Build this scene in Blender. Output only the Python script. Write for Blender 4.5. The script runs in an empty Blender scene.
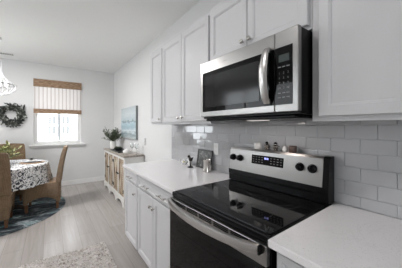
import bpy, bmesh, math, random
from mathutils import Vector, Matrix
R = math.radians
random.seed(7)
SC = bpy.context.scene
COL = SC.collection

# ------------------------------------------------------------------ camera, world, light, exposure
cam_d = bpy.data.cameras.new('camera'); cam = bpy.data.objects.new('camera', cam_d); COL.objects.link(cam)
cam.location = (0, 0, 1.3468); cam.rotation_euler = (R(90), 0, R(-35.23))
cam_d.sensor_width = 36; cam_d.lens = 36 * 213.99 / 402; cam_d.shift_y = -0.0181
cam_d.clip_start = 0.02
SC.camera = cam
SC.view_settings.view_transform = 'Standard'; SC.view_settings.look = 'None'
SC.view_settings.gamma = 1; SC.view_settings.use_curve_mapping = False
SC.view_settings.exposure = 0.0
SC.cycles.max_bounces = 10; SC.cycles.diffuse_bounces = 6; SC.cycles.glossy_bounces = 5
SC.cycles.transparent_max_bounces = 16

world = bpy.data.worlds.new('sky'); SC.world = world; world.use_nodes = True
wb = world.node_tree.nodes['Background']
wb.inputs[0].default_value = (0.90, 0.955, 1.0, 1); wb.inputs[1].default_value = 5.7

def area(name, loc, aim, sx, sy, power, col=(1, 1, 1), portal=False, shape='RECTANGLE'):
    l = bpy.data.lights.new(name, 'AREA'); l.shape = shape; l.size = sx; l.size_y = sy
    l.energy = power; l.color = col
    o = bpy.data.objects.new(name, l); COL.objects.link(o); o.location = loc
    o.rotation_euler = (Vector(aim) - Vector(loc)).to_track_quat('-Z', 'Y').to_euler()
    if portal: l.cycles.is_portal = True
    return o
W = 1.345; YB = 5.81; ZC = 2.725; XL = -2.9; YR = -3.2
sun = bpy.data.lights.new('sun', 'SUN'); sun.energy = 13; sun.angle = R(.6); sun.color = (1, .98, .95)
so = bpy.data.objects.new('sun', sun); COL.objects.link(so); so.rotation_euler = Vector((.35, .55, -.80)).to_track_quat('-Z', 'Y').to_euler()
# daylight: portals in real and added windows; kitchen ceiling downlights; added dining fill
area('portal_window', (0.165, 5.95, 1.65), (0.165, 0, 1.65), 0.88, 1.42, 1, portal=True)
area('portal_window', (-1.42, 5.95, 1.49), (-1.42, 0, 1.49), 0.88, 1.75, 1, portal=True)
area('portal_window', (XL - 0.1, 4.0, 2.0), (0, 4.0, 2.0), 2.8, .95, 1, portal=True)
area('portal_window', (-0.9, YR - 0.1, 1.5), (-0.9, 0, 1.5), 2.0, 1.5, 1, portal=True)
for (x, y, p, d) in ((-0.35, -0.6, 2.5, .15), (-0.35, 1.1, 11.5, .2), (-0.75, 3.9, 58, .5)):
    area('downlight_or_fill', (x, y, ZC - 0.012), (x, y, 0), d, d, p, (1.0, 0.975, 0.975), shape='DISK')  # the dining one is added fill, no fixture there

# ------------------------------------------------------------------ materials
def mat(name, col=(.8, .8, .8), rough=.5, metal=0, spec=.5, trans=0, emit=None, estr=0, alpha=1, ior=1.45, coat=0):
    m = bpy.data.materials.new(name); m.use_nodes = True
    b = m.node_tree.nodes['Principled BSDF']
    b.inputs['Base Color'].default_value = (*col, 1); b.inputs['Roughness'].default_value = rough
    b.inputs['Metallic'].default_value = metal; b.inputs['Specular IOR Level'].default_value = spec
    b.inputs['Transmission Weight'].default_value = trans; b.inputs['IOR'].default_value = ior
    b.inputs['Coat Weight'].default_value = coat
    if emit: b.inputs['Emission Color'].default_value = (*emit, 1); b.inputs['Emission Strength'].default_value = estr
    return m
def N(m, t, **kw):
    n = m.node_tree.nodes.new(t)
    for k, v in kw.items():
        if k.startswith('i_'): n.inputs[k[2:].replace('_', ' ')].default_value = v
        else: setattr(n, k, v)
    return n
def L(m, a, ao, b, bi): m.node_tree.links.new(a.outputs[ao], b.inputs[bi])
def P(m): return m.node_tree.nodes['Principled BSDF']
def coords(m, scale=(1, 1, 1), rot=(0, 0, 0)):
    t = N(m, 'ShaderNodeTexCoord'); mp = N(m, 'ShaderNodeMapping'); L(m, t, 'Object', mp, 'Vector')
    mp.inputs['Scale'].default_value = scale; mp.inputs['Rotation'].default_value = rot
    return mp
def ramp(m, stops):
    r = N(m, 'ShaderNodeValToRGB'); e = r.color_ramp.elements
    while len(e) < len(stops): e.new(0.5)
    for k, (p, c) in enumerate(stops): e[k].position = p; e[k].color = (*c, 1)
    return r
def noise_mat(name, stops, scale, rough=.5, detail=4, bump=0, mscale=(1, 1, 1), dist=0, bscale=None, **kw):
    m = mat(name, rough=rough, **kw); mp = coords(m, mscale)
    n = N(m, 'ShaderNodeTexNoise', i_Scale=scale, i_Detail=detail, i_Distortion=dist); L(m, mp, 'Vector', n, 'Vector')
    r = ramp(m, stops); L(m, n, 'Fac', r, 'Fac'); L(m, r, 'Color', P(m), 'Base Color')
    if bump:
        b = N(m, 'ShaderNodeBump', i_Strength=bump, i_Distance=.01)
        if bscale:
            n2 = N(m, 'ShaderNodeTexNoise', i_Scale=bscale, i_Detail=3); L(m, mp, 'Vector', n2, 'Vector'); L(m, n2, 'Fac', b, 'Height')
        else: L(m, n, 'Fac', b, 'Height')
        L(m, b, 'Normal', P(m), 'Normal')
    return m
M = {}
M['wall'] = noise_mat('wall_paint', [(0, (.69, .69, .685)), (1, (.71, .71, .705))], 6, .75, bump=.05, bscale=160)
M['ceil'] = noise_mat('ceiling_paint', [(0, (.86, .86, .855)), (1, (.88, .88, .875))], 6, .85, bump=.05, bscale=120)
M['trim'] = mat('white_trim', (.80, .80, .79), .4)
M['cab'] = mat('cabinet_paint', (.605, .60, .61), .46)
M['cabin'] = mat('cabinet_inside', (.55, .54, .54), .5)
M['toe'] = mat('toe_kick', (.30, .29, .28), .6)
M['nickel'] = mat('brushed_nickel', (.52, .50, .47), .25, 1)
M['chrome'] = mat('chrome', (.75, .75, .75), .08, 1)
M['black_plastic'] = mat('black_plastic', (.004, .004, .0045), .28, spec=.18)
M['black_glass'] = mat('black_glass', (.003, .003, .0033), .04, spec=.2)
M['cooktop'] = noise_mat('ceramic_cooktop', [(.45, (.004, .004, .0045)), (.8, (.012, .012, .012))], 300, .05, spec=.26)
M['burner'] = mat('burner_print', (.05, .05, .05), .2)
M['micro_glass'] = mat('microwave_window', (.016, .016, .0165), .10, spec=.4)
M['key'] = mat('keypad_print', (.20, .205, .21), .5)
M['lcd'] = mat('green_grey_display', (.03, .04, .038), .25, emit=(.25, .35, .32), estr=.04)
M['lcd_blue'] = mat('blue_display_digits', (.1, .1, .2), .3, emit=(.35, .38, 1.0), estr=2.2)
M['tile_grout'] = mat('grout', (.55, .55, .555), .7)

def steel(name, axis, col=(.34, .333, .325)):
    m = mat(name, col, .26, 1)
    sc = [900, 900, 900]; sc[axis] = 6
    mp = coords(m, tuple(sc)); n = N(m, 'ShaderNodeTexNoise', i_Scale=1.0, i_Detail=2); L(m, mp, 'Vector', n, 'Vector')
    r = N(m, 'ShaderNodeMapRange'); r.inputs['To Min'].default_value = .24; r.inputs['To Max'].default_value = .38
    L(m, n, 'Fac', r, 'Value'); L(m, r, 'Result', P(m), 'Roughness')
    b = N(m, 'ShaderNodeBump', i_Strength=.06, i_Distance=.002); L(m, n, 'Fac', b, 'Height'); L(m, b, 'Normal', P(m), 'Normal')
    return m
M['steel'] = steel('brushed_steel', 1)
M['steel_v'] = steel('brushed_steel_lit_upright', 2, (.52, .51, .50))  # microwave handle: same steel, window light painted in as a paler tone
M['steel_h'] = steel('brushed_steel_lit_handle', 1, (.56, .55, .54))  # oven handle: steel colour raised to stand for light from the window

m = mat('glazed_tile', rough=.06, coat=.8)
mp = coords(m); n = N(m, 'ShaderNodeTexNoise', i_Scale=3.0, i_Detail=1); L(m, mp, 'Vector', n, 'Vector')
r = ramp(m, [(.3, (.445, .447, .46)), (.7, (.485, .487, .50))]); L(m, n, 'Fac', r, 'Fac'); L(m, r, 'Color', P(m), 'Base Color')
n2 = N(m, 'ShaderNodeTexNoise', i_Scale=16.0, i_Detail=1); L(m, mp, 'Vector', n2, 'Vector')
b = N(m, 'ShaderNodeBump', i_Strength=.05, i_Distance=.02); L(m, n2, 'Fac', b, 'Height'); L(m, b, 'Normal', P(m), 'Normal')
M['tile'] = m

m = mat('quartz', rough=.16)
mp = coords(m); n = N(m, 'ShaderNodeTexNoise', i_Scale=3.2, i_Detail=6, i_Distortion=1.6); L(m, mp, 'Vector', n, 'Vector')
r = ramp(m, [(.0, (.85, .83, .835)), (.485, (.85, .83, .835)), (.5, (.81, .79, .79)), (.515, (.85, .83, .835)), (1, (.86, .84, .845))])
L(m, n, 'Fac', r, 'Fac')
v = N(m, 'ShaderNodeTexNoise', i_Scale=220.0, i_Detail=1); L(m, mp, 'Vector', v, 'Vector')
r2 = ramp(m, [(.27, (.74, .72, .71)), (.33, (1, 1, 1))]); L(m, v, 'Fac', r2, 'Fac')
mx = N(m, 'ShaderNodeMix', data_type='RGBA', blend_type='MULTIPLY'); mx.inputs[0].default_value = 1
L(m, r, 'Color', mx, 6); L(m, r2, 'Color', mx, 7); L(m, mx, 2, P(m), 'Base Color')
M['quartz'] = m

m = mat('oak_plank_floor', rough=.27)
mp = coords(m, rot=(0, 0, R(90)))
bk = N(m, 'ShaderNodeTexBrick', offset=.37, i_Scale=1.0, i_Mortar_Size=.0015, i_Brick_Width=1.25, i_Row_Height=.18, i_Bias=0.0)
bk.inputs['Color1'].default_value = (.345, .32, .30, 1); bk.inputs['Color2'].default_value = (.405, .38, .36, 1); bk.inputs['Mortar'].default_value = (.24, .215, .20, 1)
L(m, mp, 'Vector', bk, 'Vector')
mp2 = coords(m, (26, 1.6, 1)); n = N(m, 'ShaderNodeTexNoise', i_Scale=1.0, i_Detail=5, i_Distortion=.8); L(m, mp2, 'Vector', n, 'Vector')
r = ramp(m, [(.3, (.90, .89, .88)), (.7, (1.05, 1.05, 1.06))]); L(m, n, 'Fac', r, 'Fac')
mx = N(m, 'ShaderNodeMix', data_type='RGBA', blend_type='MULTIPLY'); mx.inputs[0].default_value = 1
L(m, bk, 'Color', mx, 6); L(m, r, 'Color', mx, 7); L(m, mx, 2, P(m), 'Base Color')
M['floor'] = m

def wicker(name, c1, c2, c3):
    m = mat(name, rough=.55)
    mp = coords(m)
    w1 = N(m, 'ShaderNodeTexWave', bands_direction='Z', i_Scale=24.0, i_Distortion=1.2, i_Detail=2); L(m, mp, 'Vector', w1, 'Vector')
    w1.inputs['Detail Scale'].default_value = 3
    mp2 = coords(m, (1, 1, 1), (0, 0, R(45)))
    w2 = N(m, 'ShaderNodeTexWave', bands_direction='X', i_Scale=24.0, i_Distortion=.6); L(m, mp2, 'Vector', w2, 'Vector')
    ml = N(m, 'ShaderNodeMath', operation='MULTIPLY'); L(m, w1, 'Fac', ml, 0); L(m, w2, 'Fac', ml, 1)
    ad = N(m, 'ShaderNodeMath', operation='MULTIPLY_ADD'); L(m, w1, 'Fac', ad, 0); ad.inputs[1].default_value = .6; L(m, ml, 'Value', ad, 2)
    n = N(m, 'ShaderNodeTexNoise', i_Scale=18.0, i_Detail=4); L(m, mp, 'Vector', n, 'Vector')
    ad2 = N(m, 'ShaderNodeMath', operation='MULTIPLY_ADD'); L(m, n, 'Fac', ad2, 0); ad2.inputs[1].default_value = .7; L(m, ad, 'Value', ad2, 2)
    r = ramp(m, [(.25, c1), (.65, c2), (1, c3)]); L(m, ad2, 'Value', r, 'Fac'); L(m, r, 'Color', P(m), 'Base Color')
    b = N(m, 'ShaderNodeBump', i_Strength=.8, i_Distance=.012); L(m, ad, 'Value', b, 'Height'); L(m, b, 'Normal', P(m), 'Normal')
    return m
M['wicker'] = wicker('seagrass_weave', (.075, .042, .021), (.225, .138, .075), (.42, .29, .175))
M['wood_leg'] = noise_mat('brown_wood', [(.3, (.11, .05, .025)), (.7, (.20, .10, .05))], 10, .4, mscale=(1, 1, .1))
M['dark_wood'] = noise_mat('espresso_wood', [(.3, (.02, .012, .009)), (.7, (.05, .03, .02))], 10, .35)

m = mat('floral_cloth', rough=.85)
mp = coords(m); n = N(m, 'ShaderNodeTexNoise', i_Scale=15.0, i_Detail=2.5, i_Distortion=2.2); L(m, mp, 'Vector', n, 'Vector')
r = ramp(m, [(.40, (.035, .037, .05)), (.445, (.10, .10, .12)), (.47, (.74, .74, .73)), (.60, (.76, .76, .75)), (.62, (.25, .26, .29)), (.66, (.05, .05, .06))])
L(m, n, 'Fac', r, 'Fac'); L(m, r, 'Color', P(m), 'Base Color'); M['cloth'] = m

m = mat('marbled_rug', rough=.95)
mp = coords(m, (1, 1, 1), (0, 0, R(28))); n = N(m, 'ShaderNodeTexNoise', i_Scale=2.1, i_Detail=5, i_Distortion=.9)
mpx = coords(m, (1, 3.2, 1), (0, 0, R(-40))); L(m, mpx, 'Vector', n, 'Vector')
r = ramp(m, [(.30, (.010, .014, .020)), (.40, (.025, .034, .045)), (.45, (.11, .13, .14)), (.48, (.03, .042, .05)), (.54, (.055, .075, .085)), (.57, (.36, .40, .41)), (.60, (.04, .07, .08)), (.64, (.14, .33, .34)), (.68, (.62, .70, .70))])
L(m, n, 'Fac', r, 'Fac'); L(m, r, 'Color', P(m), 'Base Color')
n2 = N(m, 'ShaderNodeTexNoise', i_Scale=160.0); L(m, mp, 'Vector', n2, 'Vector')
b = N(m, 'ShaderNodeBump', i_Strength=.6, i_Distance=.01); L(m, n2, 'Fac', b, 'Height'); L(m, b, 'Normal', P(m), 'Normal'); M['rug'] = m
M['shag'] = noise_mat('shag_pile', [(.32, (.26, .215, .19)), (.42, (.48, .44, .41)), (.56, (.60, .565, .54)), (.7, (.70, .665, .64))], 34, .95, detail=5, dist=1.5, bump=1, bscale=70)

m = mat('shade_sheer', (.80, .77, .76), .8)
mp = coords(m); w = N(m, 'ShaderNodeTexWave', bands_direction='X', i_Scale=4.4, i_Distortion=.35, i_Detail=1); L(m, mp, 'Vector', w, 'Vector')
r = ramp(m, [(.0, (.52, .47, .44)), (.05, (.66, .61, .59)), (.13, (.86, .83, .82)), (1, (.88, .86, .85))]); L(m, w, 'Fac', r, 'Fac'); L(m, r, 'Color', P(m), 'Base Color')
tr = N(m, 'ShaderNodeBsdfTranslucent'); L(m, r, 'Color', tr, 'Color')
ms = N(m, 'ShaderNodeMixShader'); ms.inputs[0].default_value = .28
out = m.node_tree.nodes['Material Output']; L(m, P(m), 'BSDF', ms, 1); L(m, tr, 'BSDF', ms, 2); L(m, ms, 'Shader', out, 'Surface'); M['sheer'] = m
m = mat('woven_wood', rough=.7)
mp = coords(m); w = N(m, 'ShaderNodeTexWave', bands_direction='Z', i_Scale=34.0, i_Distortion=1.0, i_Detail=2); L(m, mp, 'Vector', w, 'Vector')
n = N(m, 'ShaderNodeTexNoise', i_Scale=1.0, i_Detail=4); mpn = coords(m, (14, 14, 70)); L(m, mpn, 'Vector', n, 'Vector')
ad = N(m, 'ShaderNodeMath', operation='MULTIPLY_ADD'); L(m, w, 'Fac', ad, 0); ad.inputs[1].default_value = .35; L(m, n, 'Fac', ad, 2)
r = ramp(m, [(.35, (.10, .055, .03)), (.65, (.27, .165, .095)), (1, (.50, .36, .25))]); L(m, ad, 'Value', r, 'Fac'); L(m, r, 'Color', P(m), 'Base Color'); M['wovenwood'] = m

m = bpy.data.materials.new('clear_pane'); m.use_nodes = True; nt = m.node_tree; nt.nodes.remove(nt.nodes['Principled BSDF'])
tp = N(m, 'ShaderNodeBsdfTransparent'); gl = N(m, 'ShaderNodeBsdfGlossy'); gl.inputs['Roughness'].default_value = .02
fr = N(m, 'ShaderNodeFresnel'); fr.inputs['IOR'].default_value = 1.3; ms = N(m, 'ShaderNodeMixShader')
L(m, fr, 'Fac', ms, 0); L(m, tp, 'BSDF', ms, 1); L(m, gl, 'BSDF', ms, 2); L(m, ms, 'Shader', nt.nodes['Material Output'], 'Surface'); M['pane'] = m
M['crystal'] = mat('crystal_beads', (.80, .81, .82), .05, trans=.55, ior=1.5, spec=.8)
M['bulb'] = mat('lit_bulb', (1, 1, 1), .3, emit=(1, .97, .92), estr=2.5)
M['glass'] = mat('drinking_glass', (.95, .97, .97), .03, trans=.9, ior=1.3)
M['ceramic'] = mat('white_ceramic', (.78, .77, .75), .2)
M['silver'] = mat('antique_silver', (.55, .52, .49), .22, 1)
M['brown_cer'] = noise_mat('brown_glaze', [(.3, (.09, .055, .045)), (.7, (.19, .13, .11))], 40, .3)
M['leaf'] = noise_mat('sage_leaf', [(.3, (.06, .085, .05)), (.7, (.19, .23, .15))], 30, .5)
M['leaf_dark'] = noise_mat('eucalyptus_leaf', [(.3, (.010, .013, .010)), (.5, (.04, .046, .038)), (.60, (.20, .21, .18)), (.70, (.50, .51, .48))], 22, .5)  # whitish stops are highlights painted into the dark leaf colour
M['leaf_lime'] = noise_mat('lime_leaf', [(.3, (.13, .15, .05)), (.7, (.40, .40, .19))], 30, .5)
M['twig'] = mat('twig', (.12, .07, .04), .8)
M['plate_blue'] = mat('pale_plate', (.62, .66, .70), .2)
M['charger'] = wicker('rattan_charger', (.16, .085, .045), (.36, .22, .13), (.52, .36, .24))
M['sb_white'] = noise_mat('worn_white_paint', [(.3, (.70, .69, .66)), (.7, (.78, .77, .75))], 20, .5)
m = noise_mat('worn_louver', [(.36, (.11, .06, .04)), (.46, (.27, .19, .12)), (.54, (.46, .38, .28)), (.68, (.62, .56, .46))], 3.0, .6, detail=6, mscale=(4, 9, 1.6))
M['sb_louver'] = m
M['sb_top'] = noise_mat('grey_wood_top', [(.3, (.25, .215, .18)), (.7, (.40, .355, .31))], 4, .45, mscale=(12, 1, 1), detail=5)
M['iron'] = mat('dark_iron', (.02, .018, .016), .5, .6)
M['tray'] = mat('charcoal_tray', (.03, .035, .035), .35)
m = mat('seascape_paint', rough=.6)
mp = coords(m); sx = N(m, 'ShaderNodeSeparateXYZ'); L(m, mp, 'Vector', sx, 'Vector')
n = N(m, 'ShaderNodeTexNoise', i_Scale=3.0, i_Detail=5); mpn = coords(m, (1, 1.2, 6)); L(m, mpn, 'Vector', n, 'Vector')
ad = N(m, 'ShaderNodeMath', operation='MULTIPLY_ADD'); L(m, n, 'Fac', ad, 0); ad.inputs[1].default_value = .22; L(m, sx, 'Z', ad, 2)
r = ramp(m, [(.10, (.50, .53, .52)), (.19, (.22, .29, .31)), (.26, (.60, .66, .68)), (.34, (.30, .42, .47)), (.43, (.42, .54, .59)), (.455, (.17, .22, .24)), (.48, (.42, .50, .53)), (.60, (.55, .60, .61)), (.72, (.45, .50, .52))])
L(m, ad, 'Value', r, 'Fac'); L(m, r, 'Color', P(m), 'Base Color'); M['seascape'] = m
M['canvas_edge'] = mat('canvas_edge', (.22, .24, .24), .7)
M['siding'] = mat('white_siding', (.80, .81, .82), .7)
M['dark_pane'] = mat('dark_grey_pane', (.10, .105, .11), .5)  # even dark grey glass of the house windows
M['downpipe'] = mat('grey_downpipe', (.06, .063, .067), .5)
M['lawn'] = noise_mat('pale_lawn', [(.3, (.40, .42, .38)), (.7, (.62, .63, .60))], 4, .9)
M['yellow'] = mat('pale_yellow_glaze', (.70, .58, .30), .3)
M['photo'] = noise_mat('chalk_print', [(.42, (.045, .048, .045)), (.60, (.13, .13, .125)), (.72, (.42, .41, .40))], 26, .35, detail=3, dist=1)
M['frame_dark'] = mat('dark_frame', (.035, .033, .032), .35)
M['plate_white'] = mat('white_plastic', (.74, .74, .73), .35)

# ------------------------------------------------------------------ mesh helpers
class MB:
    def __init__(self): self.bm = bmesh.new()
    def box(self, x0, x1, y0, y1, z0, z1, bev=0, seg=2):
        b = bmesh.new(); bmesh.ops.create_cube(b, size=1)
        bmesh.ops.scale(b, vec=(x1 - x0, y1 - y0, z1 - z0), verts=b.verts)
        bmesh.ops.translate(b, vec=((x0 + x1) / 2, (y0 + y1) / 2, (z0 + z1) / 2), verts=b.verts)
        if bev: bmesh.ops.bevel(b, geom=b.edges[:], offset=bev, segments=seg, affect='EDGES', profile=.5)
        return self._add(b)
    def _add(self, b, mtx=None):
        if mtx is not None: bmesh.ops.transform(b, matrix=mtx, verts=b.verts)
        me = bpy.data.meshes.new('t'); b.to_mesh(me); b.free(); self.bm.from_mesh(me); bpy.data.meshes.remove(me)
        return self
    def lathe(self, prof, c=(0, 0, 0), seg=28, axis='Z', squash=None):
        """prof: list of (radius, height)"""
        b = bmesh.new(); rings = []
        for (r, h) in prof:
            if r < 1e-5: rings.append([b.verts.new((0, 0, h))])
            else: rings.append([b.verts.new((r * math.cos(2 * math.pi * k / seg), r * math.sin(2 * math.pi * k / seg), h)) for k in range(seg)])
        for a, d in zip(rings, rings[1:]):
            for k in range(seg):
                k2 = (k + 1) % seg
                if len(a) == 1 and len(d) == 1: continue
                if len(a) == 1: b.faces.new((a[0], d[k], d[k2]))
                elif len(d) == 1: b.faces.new((a[k], d[0], a[k2]))
                else: b.faces.new((a[k], d[k], d[k2], a[k2]))
        mt = Matrix.Translation(c)
        if axis == 'X': mt = mt @ Matrix.Rotation(R(-90), 4, 'Y')      # height points towards -x
        if axis == 'Y': mt = mt @ Matrix.Rotation(R(90), 4, 'X')
        return self._add(b, mt)
    def tube(self, pts, r, seg=10, cap=True):
        pts = [Vector(p) for p in pts]; b = bmesh.new(); rings = []
        rr = r if isinstance(r, (list, tuple)) else [r] * len(pts)
        up = Vector((0, 0, 1))
        for i, p in enumerate(pts):
            t = (pts[min(i + 1, len(pts) - 1)] - pts[max(i - 1, 0)]).normalized()
            s = t.cross(up)
            if s.length < 1e-3: s = t.cross(Vector((1, 0, 0)))
            s.normalize(); q = s.cross(t)
            rings.append([b.verts.new(p + (s * math.cos(2 * math.pi * k / seg) + q * math.sin(2 * math.pi * k / seg)) * rr[i]) for k in range(seg)])
        for a, d in zip(rings, rings[1:]):
            for k in range(seg): b.faces.new((a[k], d[k], d[(k + 1) % seg], a[(k + 1) % seg]))
        if cap: b.faces.new(rings[0]); b.faces.new(rings[-1][::-1])
        return self._add(b)
    def prism(self, poly, axis, a0, a1, bev=0):
        """poly: 2-d outline; axis 'X': (y,z), 'Y': (x,z), 'Z': (x,y)"""
        b = bmesh.new()
        def v(p, a): return {'X': (a, p[0], p[1]), 'Y': (p[0], a, p[1]), 'Z': (p[0], p[1], a)}[axis]
        A = [b.verts.new(v(p, a0)) for p in poly]; B = [b.verts.new(v(p, a1)) for p in poly]
        b.faces.new(A); b.faces.new(B[::-1]); n = len(poly)
        for k in range(n): b.faces.new((A[k], B[k], B[(k + 1) % n], A[(k + 1) % n]))
        bmesh.ops.recalc_face_normals(b, faces=b.faces)
        if bev: bmesh.ops.bevel(b, geom=b.edges[:], offset=bev, segments=2, affect='EDGES')
        return self._add(b)
    def sweep(self, rows):
        """rows: list of equal closed cross-section loops"""
        b = bmesh.new(); rs = [[b.verts.new(p) for p in row] for row in rows]; n = len(rs[0])
        for a, d in zip(rs, rs[1:]):
            for k in range(n): b.faces.new((a[k], a[(k + 1) % n], d[(k + 1) % n], d[k]))
        b.faces.new(rs[0][::-1]); b.faces.new(rs[-1]); bmesh.ops.recalc_face_normals(b, faces=b.faces)
        return self._add(b)
    def ico(self, c, r, sub=1, sc=(1, 1, 1)):
        b = bmesh.new(); bmesh.ops.create_icosphere(b, subdivisions=sub, radius=r)
        bmesh.ops.scale(b, vec=sc, verts=b.verts); bmesh.ops.translate(b, vec=c, verts=b.verts); return self._add(b)
    def panel_door(self, x, y0, y1, z0, z1, th=.02, stile=.058):
        """framed door seen from -x, front at x"""
        b = bmesh.new(); bmesh.ops.create_cube(b, size=1)
        bmesh.ops.scale(b, vec=(th, y1 - y0, z1 - z0), verts=b.verts); bmesh.ops.translate(b, vec=(x + th / 2, (y0 + y1) / 2, (z0 + z1) / 2), verts=b.verts)
        b.faces.ensure_lookup_table(); f = min(b.faces, key=lambda q: q.calc_center_median().x)
        bmesh.ops.bevel(b, geom=list(f.edges), offset=.0025, segments=1, affect='EDGES')
        f = max((q for q in b.faces if q.normal.x < -.99), key=lambda q: q.calc_area())
        bmesh.ops.inset_individual(b, faces=[f], thickness=stile, depth=0)
        bmesh.ops.inset_individual(b, faces=[f], thickness=.004, depth=-.003)
        bmesh.ops.inset_individual(b, faces=[f], thickness=.007, depth=-.001)
        bmesh.ops.inset_individual(b, faces=[f], thickness=.004, depth=-.005)
        return self._add(b)
    def leaf(self, p, d, l, w, up=Vector((0, 0, 1))):
        b = self.bm; d = d.normalized(); s = d.cross(up)
        if s.length < 1e-3: s = d.cross(Vector((1, 0, 0)))
        s.normalize(); n = s.cross(d)
        q = [p, p + d * l * .35 + s * w + n * w * .3, p + d * l * .75 + s * w * .7 + n * w * .2, p + d * l, p + d * l * .75 - s * w * .7 + n * w * .2, p + d * l * .35 - s * w + n * w * .3]
        vs = [b.verts.new(x) for x in q]; b.faces.new((vs[0], vs[1], vs[2], vs[3])); b.faces.new((vs[0], vs[3], vs[4], vs[5]))
        return self
ORG = {}
def build(name, mb, material, parent=None, smooth=False):
    bm = mb.bm if isinstance(mb, MB) else mb
    o = Vector((0, 0, 0))
    if parent is not None: o = ORG[parent]
    else:
        c = [v.co for v in bm.verts]
        o = Vector(((min(v.x for v in c) + max(v.x for v in c)) / 2, (min(v.y for v in c) + max(v.y for v in c)) / 2, min(v.z for v in c)))
    bmesh.ops.translate(bm, vec=-o, verts=bm.verts)
    me = bpy.data.meshes.new(name); bm.to_mesh(me); bm.free()
    if smooth:
        me.shade_smooth()
        if hasattr(me, 'set_sharp_from_angle'): me.set_sharp_from_angle(angle=R(38))
    me.materials.append(M[material] if isinstance(material, str) else material)
    ob = bpy.data.objects.new(name, me); COL.objects.link(ob)
    if parent is not None: ob.parent = parent
    else: ob.location = o
    ORG[ob] = o.copy()
    return ob
def tag(o, label, cat, group=None):
    o['label'] = label; o['category'] = cat
    if group: o['group'] = group
    return o
def thing(name, loc, label=None, cat=None, group=None):
    o = bpy.data.objects.new(name, None); o.empty_display_size = .05; COL.objects.link(o); o.location = loc; ORG[o] = Vector(loc)
    if label: tag(o, label, cat, group)
    return o
def struct(o): o['kind'] = 'structure'; return o
def dup(root, loc, rz, label):
    r = root.copy(); COL.objects.link(r); r.location = loc; r.rotation_euler = (0, 0, rz); r['label'] = label
    for ch in list(root.children):
        c = ch.copy(); COL.objects.link(c); c.parent = r
        for g in ch.children:
            d = g.copy(); COL.objects.link(d); d.parent = c
    return r
def text_mesh(s, size, place, thick=.0003):
    """flat lettering as a bmesh; place maps (u right, v up) to a point"""
    cu = bpy.data.curves.new('txt', 'FONT'); cu.body = s; cu.size = size; cu.align_x = 'CENTER'; cu.align_y = 'CENTER'
    ob = bpy.data.objects.new('txt', cu); COL.objects.link(ob)
    dg = bpy.context.evaluated_depsgraph_get(); me = bpy.data.meshes.new_from_object(ob.evaluated_get(dg))
    bm = bmesh.new(); bm.from_mesh(me)
    for v in bm.verts: v.co = Vector(place(v.co.x, v.co.y))
    bpy.data.meshes.remove(me); bpy.data.objects.remove(ob); bpy.data.curves.remove(cu)
    return bm

# ------------------------------------------------------------------ room shell
struct(build('floor', MB().box(XL - .15, W + .15, YR - .15, YB + .2, -.1, 0), 'floor'))
struct(build('ceiling', MB().box(XL - .15, W + .15, YR - .15, YB + .2, ZC, ZC + .1), 'ceil'))
wr = struct(build('wall_right', MB().box(W, W + .15, YR, YB, 0, ZC), 'wall'))
def wall_with_holes(name, axis, a, b, p0, p1, holes):
    """wall along axis between a and b, thickness p0..p1, holes (u0,u1,z0,z1)"""
    mb = MB()
    def bx(u0, u1, z0, z1):
        if u1 - u0 < 1e-4 or z1 - z0 < 1e-4: return
        mb.box(u0, u1, p0, p1, z0, z1) if axis == 'X' else mb.box(p0, p1, u0, u1, z0, z1)
    u = a
    for (u0, u1, z0, z1) in sorted(holes):
        bx(u, u0, 0, ZC); bx(u0, u1, 0, z0); bx(u0, u1, z1, ZC); u = u1
    bx(u, b, 0, ZC)
    return struct(build(name, mb, 'wall'))
WZ0, WZ1 = .955, 2.37
wall_with_holes('wall_back', 'X', XL, W + .15, YB, YB + .15, [(-.285, .610, WZ0, WZ1), (-1.865, -.970, .62, WZ1)])
wall_with_holes('wall_left', 'Y', YR, YB + .15, XL - .15, XL, [(2.6, 5.4, 1.53, 2.48)])
wall_with_holes('wall_front', 'X', XL - .15, W + .15, YR - .15, YR, [(-1.9, .1, .75, 2.25)])
struct(build('baseboard_back', MB().box(XL, W, YB - .014, YB, 0, .105, .003), 'trim'))
struct(build('baseboard_right', MB().box(W - .014, W, 2.56, YB - .015, 0, .105, .003), 'trim'))
struct(build('baseboard_left', MB().box(XL, XL + .014, YR, YB - .015, 0, .105, .003), 'trim'))

def window(name, x0, x1, WZ0=WZ0):
    w = struct(thing(name, ((x0 + x1) / 2, YB, WZ0)))
    f = .035; y0, y1 = YB + .07, YB + .125
    mb = MB().box(x0, x0 + f, y0, y1, WZ0, WZ1).box(x1 - f, x1, y0, y1, WZ0, WZ1).box(x0 + f, x1 - f, y0, y1, WZ0, WZ0 + f).box(x0 + f, x1 - f, y0, y1, WZ1 - f, WZ1)
    build('window_frame', mb, 'trim', w)
    zm = (WZ0 + WZ1) / 2; a, b = x0 + f, x1 - f; s = .038
    for (z0, z1, y) in ((WZ0 + f, zm + .02, YB + .075), (zm - .02, WZ1 - f, YB + .1)):
        mb = MB().box(a, a + s, y, y + .022, z0, z1).box(b - s, b, y, y + .022, z0, z1).box(a + s, b - s, y, y + .022, z0, z0 + s).box(a + s, b - s, y, y + .022, z1 - s, z1)
        sh = build('sash', mb, 'trim', w)
        build('pane', MB().box(a + s, b - s, y + .009, y + .012, z0 + s, z1 - s), 'pane', sh)
    mb = MB().box(x0 - .075, x1 + .075, YB - .075, YB + .07, WZ0 - .028, WZ0 - .001, .004).box(x0 - .05, x1 + .05, YB - .022, YB - .001, WZ0 - .075, WZ0 - .029, .003)
    build('window_sill', mb, 'trim', w)
    return w
window('window_1', -.285, .610)
window('window_2', -1.865, -.970, .62)
w4 = struct(thing('added_window_4', (XL, 4.0, 1.53)))  # unseen left window, added to bring in daylight
mb = MB()
for a in (2.6, 3.51, 4.43, 5.35): mb.box(XL - .1, XL - .04, a, a + .05, 1.53, 2.48)
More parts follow.
